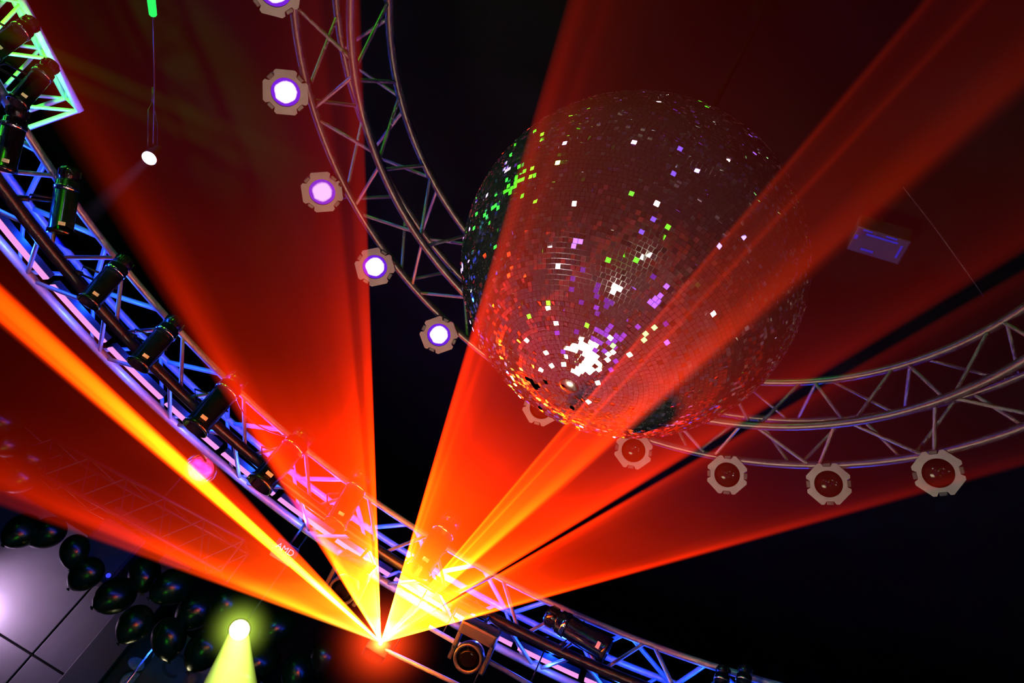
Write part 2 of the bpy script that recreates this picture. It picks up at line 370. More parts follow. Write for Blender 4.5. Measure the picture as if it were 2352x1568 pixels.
# LED battens inside the outer truss; each gives the blue light of the truss
nb = 0
for a in [41 + 7.6 * k for k in range(15)]:
    nb += 1
    a0, a1 = a - 3.45, a + 3.45; c = ring(a, ROO - 0.13, ZO + 0.03); b = empty('led_batten', c, None, 'LED batten', 'battens inside the blue ring truss')
    b['label'] = 'glowing pink LED batten inside the blue ring truss, number %d counted from the right end' % nb if False else ''
    pts = [ring(a0 + (a1 - a0) * i / 8, ROO - 0.13, ZO + 0.03) - c for i in range(9)]
    hs = MB(); ds = MB()
    for mbx, w0, w1, zb, zt in ((hs, -0.045, 0.045, 0.006, 0.05), (ds, -0.036, 0.036, -0.008, 0.006)):
        vs = []; fs = []
        for i, p in enumerate(pts):
            n = (ring(a0 + (a1 - a0) * i / 8, 1, 0) - Vector((RX, RY, 0))).normalized()
            for w, z in ((w0, zb), (w1, zb), (w1, zt), (w0, zt)): vs.append(p + n * w + Vector((0, 0, z)))
        for i in range(8):
            for k in range(4): fs.append((i * 4 + k, i * 4 + (k + 1) % 4, i * 4 + 4 + (k + 1) % 4, i * 4 + 4 + k))
        fs += [(3, 2, 1, 0), (32, 33, 34, 35)]; mbx.add(vs, fs)
    hs.build('housing', M['blackm'], b); ds.build('diffuser', M['led'], b)
    ld = bpy.data.lights.new('batten_blue', 'POINT'); ld.color = (0.003, 0.045, 1.0); ld.energy = 26; ld.shadow_soft_size = 0.03
    lo = bpy.data.objects.new('batten_blue', ld); C.objects.link(lo); lo.parent = b; lo.location = ring(a, ROO - 0.26, ZO + 0.14) - c
    l2 = bpy.data.lights.new('batten_glow', 'POINT'); l2.color = (0.02, 0.10, 1.0); l2.energy = 11; l2.shadow_soft_size = 0.02
    lo = bpy.data.objects.new('batten_glow', l2); C.objects.link(lo); lo.parent = b; lo.location = ring(a, ROO - 0.2, ZO - 0.03) - c
    b['_a'] = a
bs = sorted([o for o in C.objects if o.name.startswith('led_batten')], key=lambda o: -o['_a'])
ordn = ['first', 'second', 'third', 'fourth', 'fifth', 'sixth', 'seventh', 'eighth', 'ninth', 'tenth', 'eleventh', 'twelfth', 'thirteenth', 'fourteenth', 'fifteenth']
for i, b in enumerate(bs):
    b['label'] = 'pink glowing LED batten, %s from the left along the blue ring truss' % ordn[i]; del b['_a']

# ------------------------------------------------------------------ lamps
def oct_frame():
    mb = MB(); outer_, inner_ = [], []
    N = 96
    for i in range(N):
        th = 2 * math.pi * i / N + 0.0001; deg = math.degrees(th)
        k = ((deg + 22.5) % 45) - 22.5; rho = 0.112 / math.cos(R(k))
        q = ((deg + 45) % 90) - 45
        if abs(q) < 13: rho = min(rho, 0.094 / math.cos(R(q)))
        outer_.append((rho * math.cos(th), rho * math.sin(th))); inner_.append((0.073 * math.cos(th), 0.073 * math.sin(th)))
    vs = []
    for z in (0.0, 0.005):
        vs += [(x, y, z) for x, y in outer_] + [(x, y, z) for x, y in inner_]
    fs = []
    for i in range(N):
        j = (i + 1) % N
        fs += [(i, N + i, N + j, j), (2 * N + i, 2 * N + j, 3 * N + j, 3 * N + i), (i, j, 2 * N + j, 2 * N + i), (N + i, 3 * N + i, 3 * N + j, N + j)]
    mb.add(vs, fs); return mb
def par_body(): return MB().lathe([(0.02, -0.27), (0.05, -0.265), (0.062, -0.24), (0.066, -0.17), (0.088, -0.12), (0.092, -0.01), (0.096, -0.008), (0.096, 0.0), (0.074, 0.0), (0.072, -0.06), (0.02, -0.1)], 32)
def lens_mesh(): return MB().lathe([(0.0, 0.004), (0.03, 0.001), (0.055, -0.006), (0.078, -0.018), (0.078, -0.024), (0.0, -0.024)], 32)
def clip_mesh():
    return MB().bbox((0.104, 0, -0.004), (0.02, 0.036, 0.016), 0.003)
def par_lamp(name, label, cat, pos, aim, sc=1.0, lens=None, hang=None, frame=True, group=None, light=None, body='black', spin=0.0):
    rot = aimrot(Vector(aim) - Vector(pos)) @ Matrix.Rotation(spin, 3, 'Z')
    e = empty(name, pos, label, cat, group, rot); S = Matrix.Scale(sc, 4)
    link('body', cached('par_body', par_body), M[body], e, S)
    ln = link('lens', cached('par_lens_' + (lens or 'dark'), lens_mesh), M[lens] if lens else M['glass'], e, S)
    if frame:
        link('gel_frame', cached('par_frame', oct_frame), M['frame'], e, S); [link('frame_clip', cached('par_clip', clip_mesh), M['blackm'], e, S @ Matrix.Rotation(math.pi / 2 * k, 4, 'Z')) for k in range(4)]
    if hang is not None:
        inv = e.matrix_world.inverted(); h = inv @ Vector(hang); mb = MB(); s = 0.1 * sc; zc = -0.09 * sc
        side = Vector((s, 0, zc)), Vector((-s, 0, zc)); d = (h - Vector((0, 0, zc)));
        mid = [p + d * 0.55 for p in side]
        mb.tube([side[0], mid[0], Vector((0, 0, zc)) + d * 0.8, mid[1], side[1]], 0.007 * sc, n=6); mb.build('yoke', M['blackm'], e)
        MB().tube([Vector((0, 0, zc)) + d * 0.78, h], 0.016 * sc, n=8).build('hook_clamp', M['blackm'], e)
    if light:
        ld = bpy.data.lights.new('lamp_light', 'SPOT'); ld.color = light[0]; ld.energy = light[1]; ld.spot_size = R(light[2]); ld.spot_blend = 0.7; ld.shadow_soft_size = 0.06
        lo = bpy.data.objects.new('lamp_light', ld); C.objects.link(lo); lo.parent = e; lo.matrix_local = Matrix.Translation((0, 0, 0.02)) @ Matrix.Rotation(math.pi, 4, 'X')
    return e
aimpt = Vector((RX, RY - 1.15, 1.0))
lit = [(632, -22, 'lens_violet', 'lit violet lamp cut off by the top edge, under the slim ring truss'),
       (656, 212, 'lens_violet', 'lit violet lamp highest of those fully seen, left of the slim ring truss'),
       (740, 441, 'lens_mauve', 'dimmer lilac lamp in a pale octagonal frame under the slim ring truss'),
       (861, 613, 'lens_violet', 'lit violet lamp straddling the right edge of the tall red laser sheet'),
       (1008, 769, 'lens_violet', 'lit violet lamp in a grey octagonal frame, nearest the mirror ball'),
       (1243, 936, None, 'unlit lamp with pale octagonal frame half hidden behind the mirror ball'),
       (1455, 1034, None, 'unlit lamp with pinkish octagonal frame just below the mirror ball'),
       (1670, 1090, None, 'unlit lamp with bright grey notched octagonal frame, right of the dark gap'),
       (1903, 1111, None, 'unlit lamp with dim reddish octagonal frame, second from the right'),
       (2155, 1086, None, 'unlit lamp with dim bluish octagonal frame, farthest right on the slim ring')]
for x, y, ln, lb in lit:
    p = at_z(x, y, ZI - 0.1); a = math.degrees(math.atan2(p.y - RY, p.x - RX))
    par_lamp('par_lamp', lb, 'stage lamp', p, aimpt if x < 1300 else aimpt + Vector((0.0, -0.3, 0.2)), 1.05, ln, ring(a, RIO, ZI - 0.02), group='lamps hung round the slim ring truss',
             light=((0.5, 0.25, 1.0), 6, 40) if ln else None, spin=0.25)

# long black cans along the outer truss
def can_body(): return MB().lathe([(0.03, 0.30), (0.06, 0.295), (0.078, 0.27), (0.08, 0.22), (0.07, 0.205), (0.07, 0.19), (0.088, 0.18), (0.09, -0.2), (0.098, -0.205), (0.1, -0.24), (0.088, -0.24), (0.084, -0.1), (0.02, -0.08)], 30)
def can_band(): return MB().lathe([(0.0915, 0.145), (0.095, 0.14), (0.095, 0.115), (0.0915, 0.11)], 30)
def can_fins():
    return MB().bbox((0.082, 0, 0.245), (0.012, 0.006, 0.05), 0.0015)
def can_light(label, p_top, p_bot, hang, sc=None):
    p_top, p_bot = Vector(p_top), Vector(p_bot); mid = (p_top + p_bot) / 2; L = (p_top - p_bot).length; s = L / 0.54
    e = empty('can_light', mid, label, 'stage lamp', 'long black can lamps on the blue ring truss', aimrot(p_top - p_bot)); S = Matrix.Scale(s, 4)
    b = link('body', cached('can_body', can_body), M['black'], e, S)
    link('collar_band', cached('can_band', can_band), M['chrome'], e, S); [link('cooling_fin', cached('can_fins', can_fins), M['blackm'], e, S @ Matrix.Rotation(math.pi / 4 * k, 4, 'Z')) for k in range(8)]
    link('lens', cached('can_lens', lambda: MB().lathe([(0.0, -0.18), (0.083, -0.17), (0.083, -0.16), (0, -0.16)], 24)), M['glass'], e, S)
    v = (e.matrix_world.inverted() @ CAM); a = math.atan2(v.y, v.x)
    rr = Matrix.Rotation(a, 3, 'Z'); MB().bbox(rr @ Vector((0.0905, 0, -0.165)) * s, (0.004 * s, 0.05 * s, 0.028 * s), 0.001, rr).build('rating_label', M['label'], e)
    h = e.matrix_world.inverted() @ Vector(hang); mb = MB(); mb.tube([(0, 0.1 * s, 0.02), Vector((0, 0.11 * s, 0.02)) + h * 0.4, h * 0.75, Vector((0, -0.11 * s, 0.02)) + h * 0.4, (0, -0.1 * s, 0.02)], 0.008, n=6); mb.build('yoke', M['blackm'], e)
    MB().tube([h * 0.7, h], 0.02, n=8).build('hook_clamp', M['blackm'], e)
    return e
def can_px(label, tx, ty, bx, by, rr, dz=0.0):
    mx, my = (tx + bx) / 2, (ty + by) / 2; m = at_r(mx, my, rr); d = (m - CAM).length
    # same horizontal distance from the ring axis top and bottom, found along each sight line
    pt = at_r(tx, ty, rr - dz); pb = at_r(bx, by, rr + dz)
    a = math.degrees(math.atan2(m.y - RY, m.x - RX)); can_light(label, pt, pb, ring(a + 2.0, ROI, ZO + 0.02 if m.z < ZO + 0.2 else ZO + HO))
can_px('long black can lamp cut by the left edge under the green truss', 42, 250, 5, 400, 4.05)
can_px('upright black can lamp with a green-tipped tail, second from the left', 160, 392, 137, 545, 4.02)
can_px('black can lamp with a bright green edge, third from the left', 288, 598, 196, 702, 4.0)
can_px('black can lamp with a dull green edge, fourth from the left', 404, 738, 310, 846, 4.0)
can_px('black can lamp with open round mouth, crossed by the red sheet edge', 548, 868, 440, 992, 3.98)
can_px('black can lamp half inside the tall red laser sheet', 702, 998, 588, 1122, 3.98)
can_px('can lamp with a yellow-lit edge at the foot of the red sheet', 836, 1090, 765, 1212, 3.98)
can_px('can lamp veiled by orange haze right of the laser', 1040, 1190, 955, 1320, 3.98)
can_px('large black can lamp lying along the right part of the blue truss', 1262, 1412, 1405, 1500, 3.98)
can_px('black can lamp at the bottom edge, left of the last pair', 1662, 1535, 1645, 1640, 3.98)
can_px('black can lamp at the bottom edge, right of the last pair', 1712, 1535, 1698, 1640, 3.98)

# ------------------------------------------------------------------ mirror ball
BC = Vector((RX, RY, 1.6 + 2.1442)); BR = 0.641
ball = empty('mirror_ball', BC, 'huge mirror ball of small square tiles hanging inside the slim ring truss', 'mirror ball')
bm = bmesh.new(); bmesh.ops.create_uvsphere(bm, u_segments=128, v_segments=64, radius=BR - 0.003)
me = bpy.data.meshes.new('core'); 
for f in bm.faces: f.smooth = True
bm.to_mesh(me); bm.free(); link('core', me, M['grout'], ball)
PT = 0.0162; GAP = 0.0013; TH = 0.003
rows = int(round(math.pi * BR / PT)); tiles = []
cv = CAM - BC
for i in range(1, rows - 1):
    th = math.pi * (i + 0.5) / rows; n = max(4, int(round(2 * math.pi * BR * math.sin(th) / PT))); off = rng.random() * 6.283
    w = 2 * math.pi * BR * math.sin(th) / n - GAP
    for k in range(n):
        ph = 2 * math.pi * k / n + off * 0.15
        tiles.append((th, ph, w, PT - GAP))
T_ = np.array(tiles); n_ = len(T_)
nv = np.stack([np.sin(T_[:, 0]) * np.cos(T_[:, 1]), np.sin(T_[:, 0]) * np.sin(T_[:, 1]), -np.cos(T_[:, 0])], 1)
ex = np.stack([-np.sin(T_[:, 1]), np.cos(T_[:, 1]), np.zeros(n_)], 1); ey = np.cross(nv, ex)
lowf = 0.012 * np.sin(T_[:, 0] * 23)[:, None] * ey + 0.010 * np.sin(T_[:, 1] * 17 + T_[:, 0] * 9)[:, None] * ex
big = (rng.random(n_) < 0.5)[:, None] * rng.normal(0, 0.15, (n_, 2))
jit = rng.normal(0, 0.017, (n_, 2)) + big
n2 = nv + jit[:, :1] * ex + jit[:, 1:] * ey + lowf; n2 /= np.linalg.norm(n2, axis=1)[:, None]
e1 = ex - n2 * (ex * n2).sum(1)[:, None]; e1 /= np.linalg.norm(e1, axis=1)[:, None]; e2 = np.cross(n2, e1)
pos = nv * (BR - TH * 0.2)
cvn = np.array(cv); vdir = cvn[None] - pos; dist = np.linalg.norm(vdir, axis=1); show = (nv * vdir).sum(1) / dist / dist ** 2 * T_[:, 2]
pick = np.argsort(-show)[:300]; rest = np.ones(n_, bool); rest[pick] = False
unit = MB().box((0, 0, 0), (1, 1, 1)).mesh('mirror_tile'); unit.materials.append(M['mirror'])
for i in pick:
    o = bpy.data.objects.new('mirror_tile', unit); C.objects.link(o); o.parent = ball
    mm = Matrix((Vector(e1[i]) * T_[i, 2], Vector(e2[i]) * T_[i, 3], Vector(n2[i]) * TH)).transposed().to_4x4(); mm.translation = Vector(pos[i]); o.matrix_local = mm
idx = np.where(rest)[0]; corners = [(-1, -1, -1), (1, -1, -1), (1, 1, -1), (-1, 1, -1), (-1, -1, 1), (1, -1, 1), (1, 1, 1), (-1, 1, 1)]
V = np.stack([pos[idx] + (sx * T_[idx, 2] / 2)[:, None] * e1[idx] + (sy * T_[idx, 3] / 2)[:, None] * e2[idx] + sz * TH / 2 * n2[idx] for sx, sy, sz in corners], 1).reshape(-1, 3)
Fq = np.array([(4, 5, 6, 7), (0, 1, 5, 4), (1, 2, 6, 5), (2, 3, 7, 6), (3, 0, 4, 7)]); F = (np.arange(len(idx))[:, None, None] * 8 + Fq[None]).reshape(-1, 4)
me = bpy.data.meshes.new('mirror_tiles'); me.vertices.add(len(V)); me.vertices.foreach_set('co', V.ravel()); me.loops.add(F.size); me.loops.foreach_set('vertex_index', F.ravel())
me.polygons.add(len(F)); me.polygons.foreach_set('loop_start', np.arange(len(F)) * 4); me.polygons.foreach_set('loop_total', np.full(len(F), 4)); me.polygons.foreach_set('use_smooth', np.zeros(len(F), bool)); me.update(calc_edges=True); me.validate()
tag(link('mirror_tiles', me, M['mirror'], ball), kind='stuff')
MB().lathe([(0.0, -BR - 0.006), (0.03, -BR - 0.005), (0.034, -BR), (0.0, -BR + 0.01)], 24).build('pole_cap', M['grout'], ball)
MB().lathe([(0.045, BR - 0.01), (0.045, BR + 0.04), (0.012, BR + 0.05), (0.012, ROOM[5] - BC.z - 0.16), (0.08, ROOM[5] - BC.z - 0.15), (0.08, ROOM[5] - BC.z)], 20).build('motor_shaft', M['ceil'], ball)

# lamps out in the room whose reflections fleck the ball: placed where the mirrored sight lines end; added green ones stand in for the truss
def mirrored(x, y):
    d = pix(x, y); oc = CAM - BC; b = oc.dot(d); c = oc.dot(oc) - BR * BR; t = -b - math.sqrt(max(b * b - c, 0)); p = CAM + d * t; n = (p - BC).normalized()
    return p, d - 2 * d.dot(n) * n
flecks = [(1345, 822, (1.0, 0.9, 0.55), 26, 0.85, 'warm white blinder lamp'), (1392, 772, (0.42, 0.06, 1.0), 0.9, 0.62, 'violet wash panel lamp'),
          (1482, 585, (0.95, 1.0, 0.8), 22, 0.28, 'white spot lamp'), (1566, 622, (1.0, 1.0, 0.92), 24, 0.28, 'cool white spot lamp'), (1290, 606, (1.0, 0.9, 0.95), 18, 0.2, 'pinkish white spot lamp'),
          (1640, 728, (1.0, 0.85, 0.9), 16, 0.26, 'pale pink spot lamp'), (1428, 602, (0.1, 1.0, 0.02), 2.5, 0.4, 'green flood lamp'), (1240, 495, (1.0, 0.95, 0.7), 14, 0.18, 'cream spot lamp'),
          (1450, 326, (0.75, 0.55, 1.0), 16, 0.22, 'lilac spot lamp'), (1598, 382, (0.8, 0.65, 1.0), 16, 0.2, 'lavender spot lamp'), (1378, 690, (0.3, 0.03, 0.9), 0.5, 0.6, 'deep violet flood lamp'),
          (1260, 700, (0.25, 1.0, 0.03), 2.2, 0.35, 'lime flood lamp'), (1545, 480, (0.25, 0.1, 1.0), 1.6, 0.35, 'indigo flood lamp'), (1480, 760, (0.3, 1.0, 0.25), 3, 0.3, 'mint flood lamp'),
          (1415, 655, (1.0, 0.95, 0.85), 16, 0.2, 'ivory spot lamp'), (1185, 860, (1.0, 0.9, 0.5), 10, 0.25, 'amber spot lamp'), (1430, 930, (1.0, 0.85, 0.75), 6, 0.25, 'salmon spot lamp'), (1180, 420, (0.08, 1.0, 0.02), 2.4, 1.2, 'wide green flood lamp'),
          (1215, 390, (0.2, 1.0, 0.02), 3, 0.8, 'bright green flood lamp'), (1140, 470, (0.04, 1.0, 0.05), 3, 0.8, 'emerald flood lamp'), (1500, 690, (0.35, 0.1, 1.0), 2.5, 0.4, 'purple flood lamp'), (1330, 560, (0.4, 0.15, 1.0), 3, 0.35, 'orchid flood lamp'),
          (1530, 540, (0.15, 0.9, 0.02), 2, 0.35, 'leaf green flood lamp'), (1620, 640, (0.3, 1.0, 0.02), 3, 0.3, 'apple green flood lamp'), (1700, 620, (0.35, 0.25, 1.0), 4, 0.3, 'periwinkle flood lamp'), (1510, 355, (0.5, 0.3, 1.0), 5, 0.25, 'plum spot lamp'),
          (1290, 330, (0.6, 0.4, 1.0), 8, 0.22, 'wisteria spot lamp'), (1350, 640, (1.0, 0.95, 1.0), 12, 0.22, 'plain white spot lamp'), (1460, 450, (0.2, 0.9, 0.05), 1.5, 0.3, 'fern green flood lamp'), (1610, 840, (1.0, 0.8, 0.7), 8, 0.25, 'peach spot lamp')]
for x, y, col, st, sz, nm in flecks:
    p, d = mirrored(x, y); L = room_len(p, d) - 0.8 - sz * 0.6; L = min(L, (0.12 + sz * 0.5 - p.z) / d.z) if d.z < -0.05 else L; q = p + d * min(L, 9.0)
    where = 'on the dance floor' if q.z < 0.9 else 'high on the wall'
    qx, qy, qz = project(q); 
    if qz > 0 and -80 < qx < W + 80 and -80 < qy < H + 80: continue
    rot = aimrot(p - q); e = empty('flood_lamp', q, '%s %s, mirrored in the ball' % (nm, where), 'stage lamp', None, rot)
    s = sz * 1.3 / 0.17; S = Matrix.Scale(s, 4); key = 'fl_' + nm
    link('housing', cached('flood_body', lambda: MB().lathe([(0.03, -0.11), (0.07, -0.1), (0.09, -0.05), (0.092, 0.0), (0.08, 0.0), (0.078, -0.03)], 24)), M['black'], e, S)
    mt = emat(nm.replace(' ', '_') + '_glow', col, st * 1.7)
    if st > 12 and len(nm) % 2:
        ld = bpy.data.lights.new('lamp_light', 'SPOT'); ld.color = col; ld.energy = 70; ld.spot_size = R(24); ld.spot_blend = 0.4; ld.shadow_soft_size = 0.05
        lo = bpy.data.objects.new('lamp_light', ld); C.objects.link(lo); lo.parent = e; lo.matrix_local = Matrix.Translation((0, 0, 0.03)) @ Matrix.Rotation(math.pi, 4, 'X')
    link('lens', MB().lathe([(0.0, -0.01), (0.04, -0.013), (0.079, -0.02), (0.079, -0.03), (0, -0.03)], 24).mesh('flood_lens'), mt, e, S)

# ------------------------------------------------------------------ laser projector, bars and moving heads under the outer truss
lz = empty('laser_projector', LPOS, 'laser projector whose bright aperture throws all the red beams', 'laser', None, aimrot((CAM + Vector((0, 0, 1.6))) - LPOS))
MB().bbox((0, -0.02, -0.17), (0.18, 0.12, 0.28), 0.012).build('housing', M['letter'], lz)
MB().lathe([(0.0, 0.004), (0.014, 0.0), (0.014, -0.03), (0, -0.03)], 16).build('aperture', M['laserhot'], lz)
MB().bbox((0, 0.07, -0.17), (0.06, 0.05, 0.06), 0.008).build('bracket', M['blackm'], lz)
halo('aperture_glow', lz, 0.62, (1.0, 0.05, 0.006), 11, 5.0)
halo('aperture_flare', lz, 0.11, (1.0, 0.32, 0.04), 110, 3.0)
def bar(label, x0, y0, x1, y1, d0, d1, r=0.02, name='lighting_bar', m='alu'):
    p, q = at(x0, y0, d0), at(x1, y1, d1); c = (p + q) / 2; o = empty(name, c, label, 'pipe')
    MB().tube([p - c, q - c], r, n=12).build('tube', M[m], o)
    for t in (0.12, 0.88):
        k = p.lerp(q, t); hz = ZO; a = math.degrees(math.atan2(k.y - RY, k.x - RX)); hp = ring(a, ROI, ZO)
        MB().tube([k - c, hp - c], 0.006, n=6).build('hanger', M['blackm'], o)
    return o
bar('steel lighting bar running from the laser to the bottom edge', 872, 1486, 1110, 1600, 6.4, 6.3, 0.018)
bar('second lighting bar between the laser bar and the blue truss', 985, 1440, 1250, 1590, 6.45, 6.35, 0.02)
def moving_head(label, x, y, d, facing, lab=None):
    p = at(x, y, d); e = empty('moving_head', p, label, 'stage lamp', 'moving heads under the blue ring truss', aimrot(facing))
    h = link('head', cached('mh_head', lambda: MB().lathe([(0.0, -0.13), (0.06, -0.125), (0.1, -0.09), (0.115, -0.02), (0.115, 0.05), (0.1, 0.06), (0.09, 0.045), (0.0, 0.04)], 30)), M['shell'], e)
    link('lens', cached('mh_lens', lambda: MB().lathe([(0, 0.062), (0.05, 0.057), (0.09, 0.045), (0, 0.045)], 24)), M['glass'], e)
    for sx in (0.135, -0.135): link('arm', cached('mh_arm', lambda: MB().bbox((0, 0.05, 0), (0.035, 0.24, 0.09), 0.012)), M['shell'], e, Matrix.Translation((sx, 0, 0)))
    link('base', cached('mh_base', lambda: MB().bbox((0, 0.21, 0), (0.30, 0.1, 0.2), 0.02)), M['shell'], e)
    a = math.degrees(math.atan2(p.y - RY, p.x - RX)); MB().tube([(0, 0.24, 0), e.matrix_world.inverted() @ ring(a, ROI, ZO)], 0.014, n=8).build('hook_clamp', M['blackm'], e)
    return e
moving_head('blue-lit moving head hanging below the truss, right of the laser', 1078, 1508, 6.15, (-0.2, -0.75, -0.6))
mh2 = moving_head('moving head glowing purple left of the laser, behind the orange beam', 790, 1352, 6.35, (-0.1, -0.7, -0.7))
# ------------------------------------------------------------------ other lamps
pk = par_lamp('par_lamp', 'pink-glowing lamp hanging behind the orange laser beam', 'stage lamp', at(462, 1076, 7.0), at(462, 1076, 7.0) + Vector((0.25, -0.9, -0.2)), 1.45, 'pinkfoil', at(420, 985, 6.9) , frame=False, body='blackm')
MB().bbox((-0.06, 0.11, 0.0), (0.08, 0.05, 0.03), 0.006).build('maker_plate', M['label'], pk)
tw = par_lamp('pin_spot', 'small white pin spot with a faint beam, upper left', 'stage lamp', at(343, 363, 5.2), at(180, 520, 4.6), 0.5, None, at(352, 200, 5.4), frame=False)
MB().lathe([(0.0, 0.02), (0.03, 0.016), (0.044, 0.004), (0.044, -0.004), (0, -0.004)], 24).build('lamp', M['lens_white'], tw)
beam('light_cone', 'faint lilac light beam leaving the small white pin spot', at(343, 363, 5.2), at(150, 545, 4.5), 0.03, 0.07, (0.8, 0.45, 1.0), 0.010, 0.6)
gt = empty('neon_tube', at(349, 20, 4.6), 'glowing green tube hanging from the top edge, upper left', 'neon tube')
g0, g1 = at(352, 38, 4.6) - gt.location, at(338, -80, 4.55) - gt.location
MB().tube([g0, g0.lerp(g1, 0.04), g0.lerp(g1, 0.5), g1], 0.02, n=12, radii=[0.012, 0.02, 0.022, 0.022]).build('tube', M['greentube'], gt); MB().tube([g1, g1 * 1.12], 0.03, n=10).build('end_cap', M['blackm'], gt)
MB().tube([at(352, 38, 4.6) - gt.location, at(355, 190, 4.9) - gt.location, at(352, 330, 5.15) - gt.location], 0.004, n=6).build('cord', M['cable'], gt)

# yellow spot among the balloons
YP = at(550, 1446, 8.6); ye = empty('spot_lamp', YP, 'glaring yellow spot lamp with a downward beam, lower left', 'stage lamp', None, aimrot(CAM - YP))
MB().lathe([(0.03, -0.25), (0.09, -0.22), (0.11, -0.05), (0.115, 0.0), (0.1, 0.0), (0.095, -0.05)], 24).build('body', M['black'], ye)
MB().lathe([(0.0, 0.03), (0.05, 0.024), (0.098, -0.01), (0.098, -0.02), (0, -0.02)], 24).build('lens', M['lens_yellow'], ye)
MB().tube([ye.matrix_world.inverted() @ (YP + Vector((0, 0.1, 0.05))), ye.matrix_world.inverted() @ Vector((YP.x, YP.y + 0.1, ROOM[5] - 0.01))], 0.012, n=8).build('drop_pipe', M['blackm'], ye)
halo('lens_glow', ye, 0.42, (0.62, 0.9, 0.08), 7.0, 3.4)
beam('light_cone', 'broad yellow-green light beam falling from the glaring yellow spot', YP, at(505, 1720, 6.0), 0.085, 0.30, (0.62, 0.85, 0.10), 1.35, 0.25, None, 0.45, 0.5)
# ------------------------------------------------------------------ green straight truss, upper left
gA, gB = at(108, 262, 6.9), at(-300, -470, 6.6)
gdir = (gB - gA).normalized(); gside = (at(155, 232, 6.9) - at(72, 288, 6.9)).normalized(); gside = (gside - gdir * gside.dot(gdir)).normalized(); gn = gdir.cross(gside)
gt2 = empty('box_truss', gA, 'straight box truss flooded bright green at the upper left edge', 'truss')
ca = [(0.2, 0.19), (0.2, -0.19), (-0.2, 0.19), (-0.2, -0.19)]; GL = (gB - gA).length
def gp(s, w, h): return gdir * s + gside * w + gn * h
for w, h in ca: MB().tube([gp(0, w, h), gp(GL, w, h)], 0.03, n=10).build('chord', M['alubright'], gt2)
ns = 5
for i in range(ns):
    s0, s1, s2 = GL * i / ns, GL * (i + 0.5) / ns, GL * (i + 1) / ns
    for (wa, ha), (wb, hb) in ((ca[0], ca[2]), (ca[1], ca[3]), (ca[0], ca[1]), (ca[2], ca[3])):
        brace(gA + gp(s0, wa, ha), gA + gp(s1, wb, hb), 0.014, M['alubright'], gt2); brace(gA + gp(s1, wb, hb), gA + gp(s2, wa, ha), 0.014, M['alubright'], gt2)
for (wa, ha), (wb, hb) in ((ca[0], ca[2]), (ca[1], ca[3]), (ca[0], ca[1]), (ca[2], ca[3])): brace(gA + gp(0.01, wa, ha), gA + gp(0.01, wb, hb), 0.02, M['alubright'], gt2)
can_px('black can lamp crossing the green truss, nearest the top left corner', 74, 52, -30, 128, 3.95)
can_px('black can lamp crossing the green truss, next to the truss end', 118, 148, 34, 244, 3.95)
par_lamp('par_lamp', 'green lamp just outside the upper left edge lighting the green truss', 'stage lamp', at(-270, 60, 5.95), at(90, 170, 6.9), 1.2, None, at(-300, -60, 6.2), frame=False, light=((0.06, 1.0, 0.005), 520, 62))
par_lamp('par_lamp', 'green wash lamp beyond the left edge aimed across the rings', 'stage lamp', Vector((-4.6, 0.2, 5.2)), Vector((0.4, 4.6, 4.2)), 1.3, None, Vector((-4.6, 0.2, 5.75)), frame=False, light=((0.08, 1.0, 0.01), 320, 75))
for i, (x0, y0, x1, y1, s) in enumerate(((-120, 20, 760, 400, 0.011), (-120, 70, 760, 445, 0.007))):
    beam('light_cone', ('upper' if i == 0 else 'lower') + ' faint olive green light beam crossing the upper left', at(x0, y0, 4.6), at(x1, y1, 4.3), 0.03, 0.075, (0.25, 0.9, 0.0), s, 0.3)
# ------------------------------------------------------------------ far straight truss, lower left
pL, pR = at_y(40, 962, 10.6), at_y(562, 1240, 9.8); pL.z = pR.z = 4.46
hv = 0.46; ft = empty('box_truss', pR, 'dim straight box truss seen through the lower left red sheet', 'truss')
fd = (pL - pR); FLn = fd.length; fdn = fd.normalized(); fs_ = fdn.cross(Vector((0, 0, 1))).normalized() * 0.4
if fs_.y < 0: fs_ = -fs_
fc = [Vector((0, 0, 0)), Vector((0, 0, -hv)), fs_, fs_ + Vector((0, 0, -hv))]
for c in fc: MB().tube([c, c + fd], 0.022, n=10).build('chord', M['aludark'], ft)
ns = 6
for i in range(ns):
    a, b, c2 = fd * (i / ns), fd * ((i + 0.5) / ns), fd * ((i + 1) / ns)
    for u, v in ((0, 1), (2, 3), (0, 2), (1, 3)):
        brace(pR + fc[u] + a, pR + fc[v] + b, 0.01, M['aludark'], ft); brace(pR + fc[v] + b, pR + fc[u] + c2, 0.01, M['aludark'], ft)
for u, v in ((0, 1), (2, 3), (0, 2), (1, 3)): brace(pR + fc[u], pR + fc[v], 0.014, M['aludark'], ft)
# ------------------------------------------------------------------ back wall: pillar, sign, poster, speaker, balloons
pc0, pc1 = at_y(215, 1480, YB).x, at_y(300, 1490, YB).x
tag(MB().bbox(((pc0 + pc1) / 2, YB - 0.12, 2.1), (pc1 - pc0, 0.24, 4.2), 0.015).build('pillar', M['letter']), 'flat black pillar between the grey wall panels and the violet poster', 'pillar')
po = empty('poster', at_y(322, 1530, YB - 0.02), 'dark violet poster beside the thin metal strip at the bottom edge', 'poster')
MB().bbox((0, 0, 0.0), (0.52, 0.02, 1.0), 0.004).build('sheet', M['letter'], po)
for k, (dx, dz, rx, rz) in enumerate(((0.10, 0.22, 0.07, 0.1), (-0.06, 0.0, 0.12, 0.08), (0.05, -0.2, 0.16, 0.14))):
    me = MB().lathe([(0.0, 0.006), (0.8, 0.005), (1.0, 0.0), (0, 0.0)], 20).mesh('printed_shape'); o = link('printed_shape', me, M['violet'], po); o.location = (dx, -0.012, dz); o.rotation_euler = (R(90), 0, 0); o.scale = (rx, rz, 1)
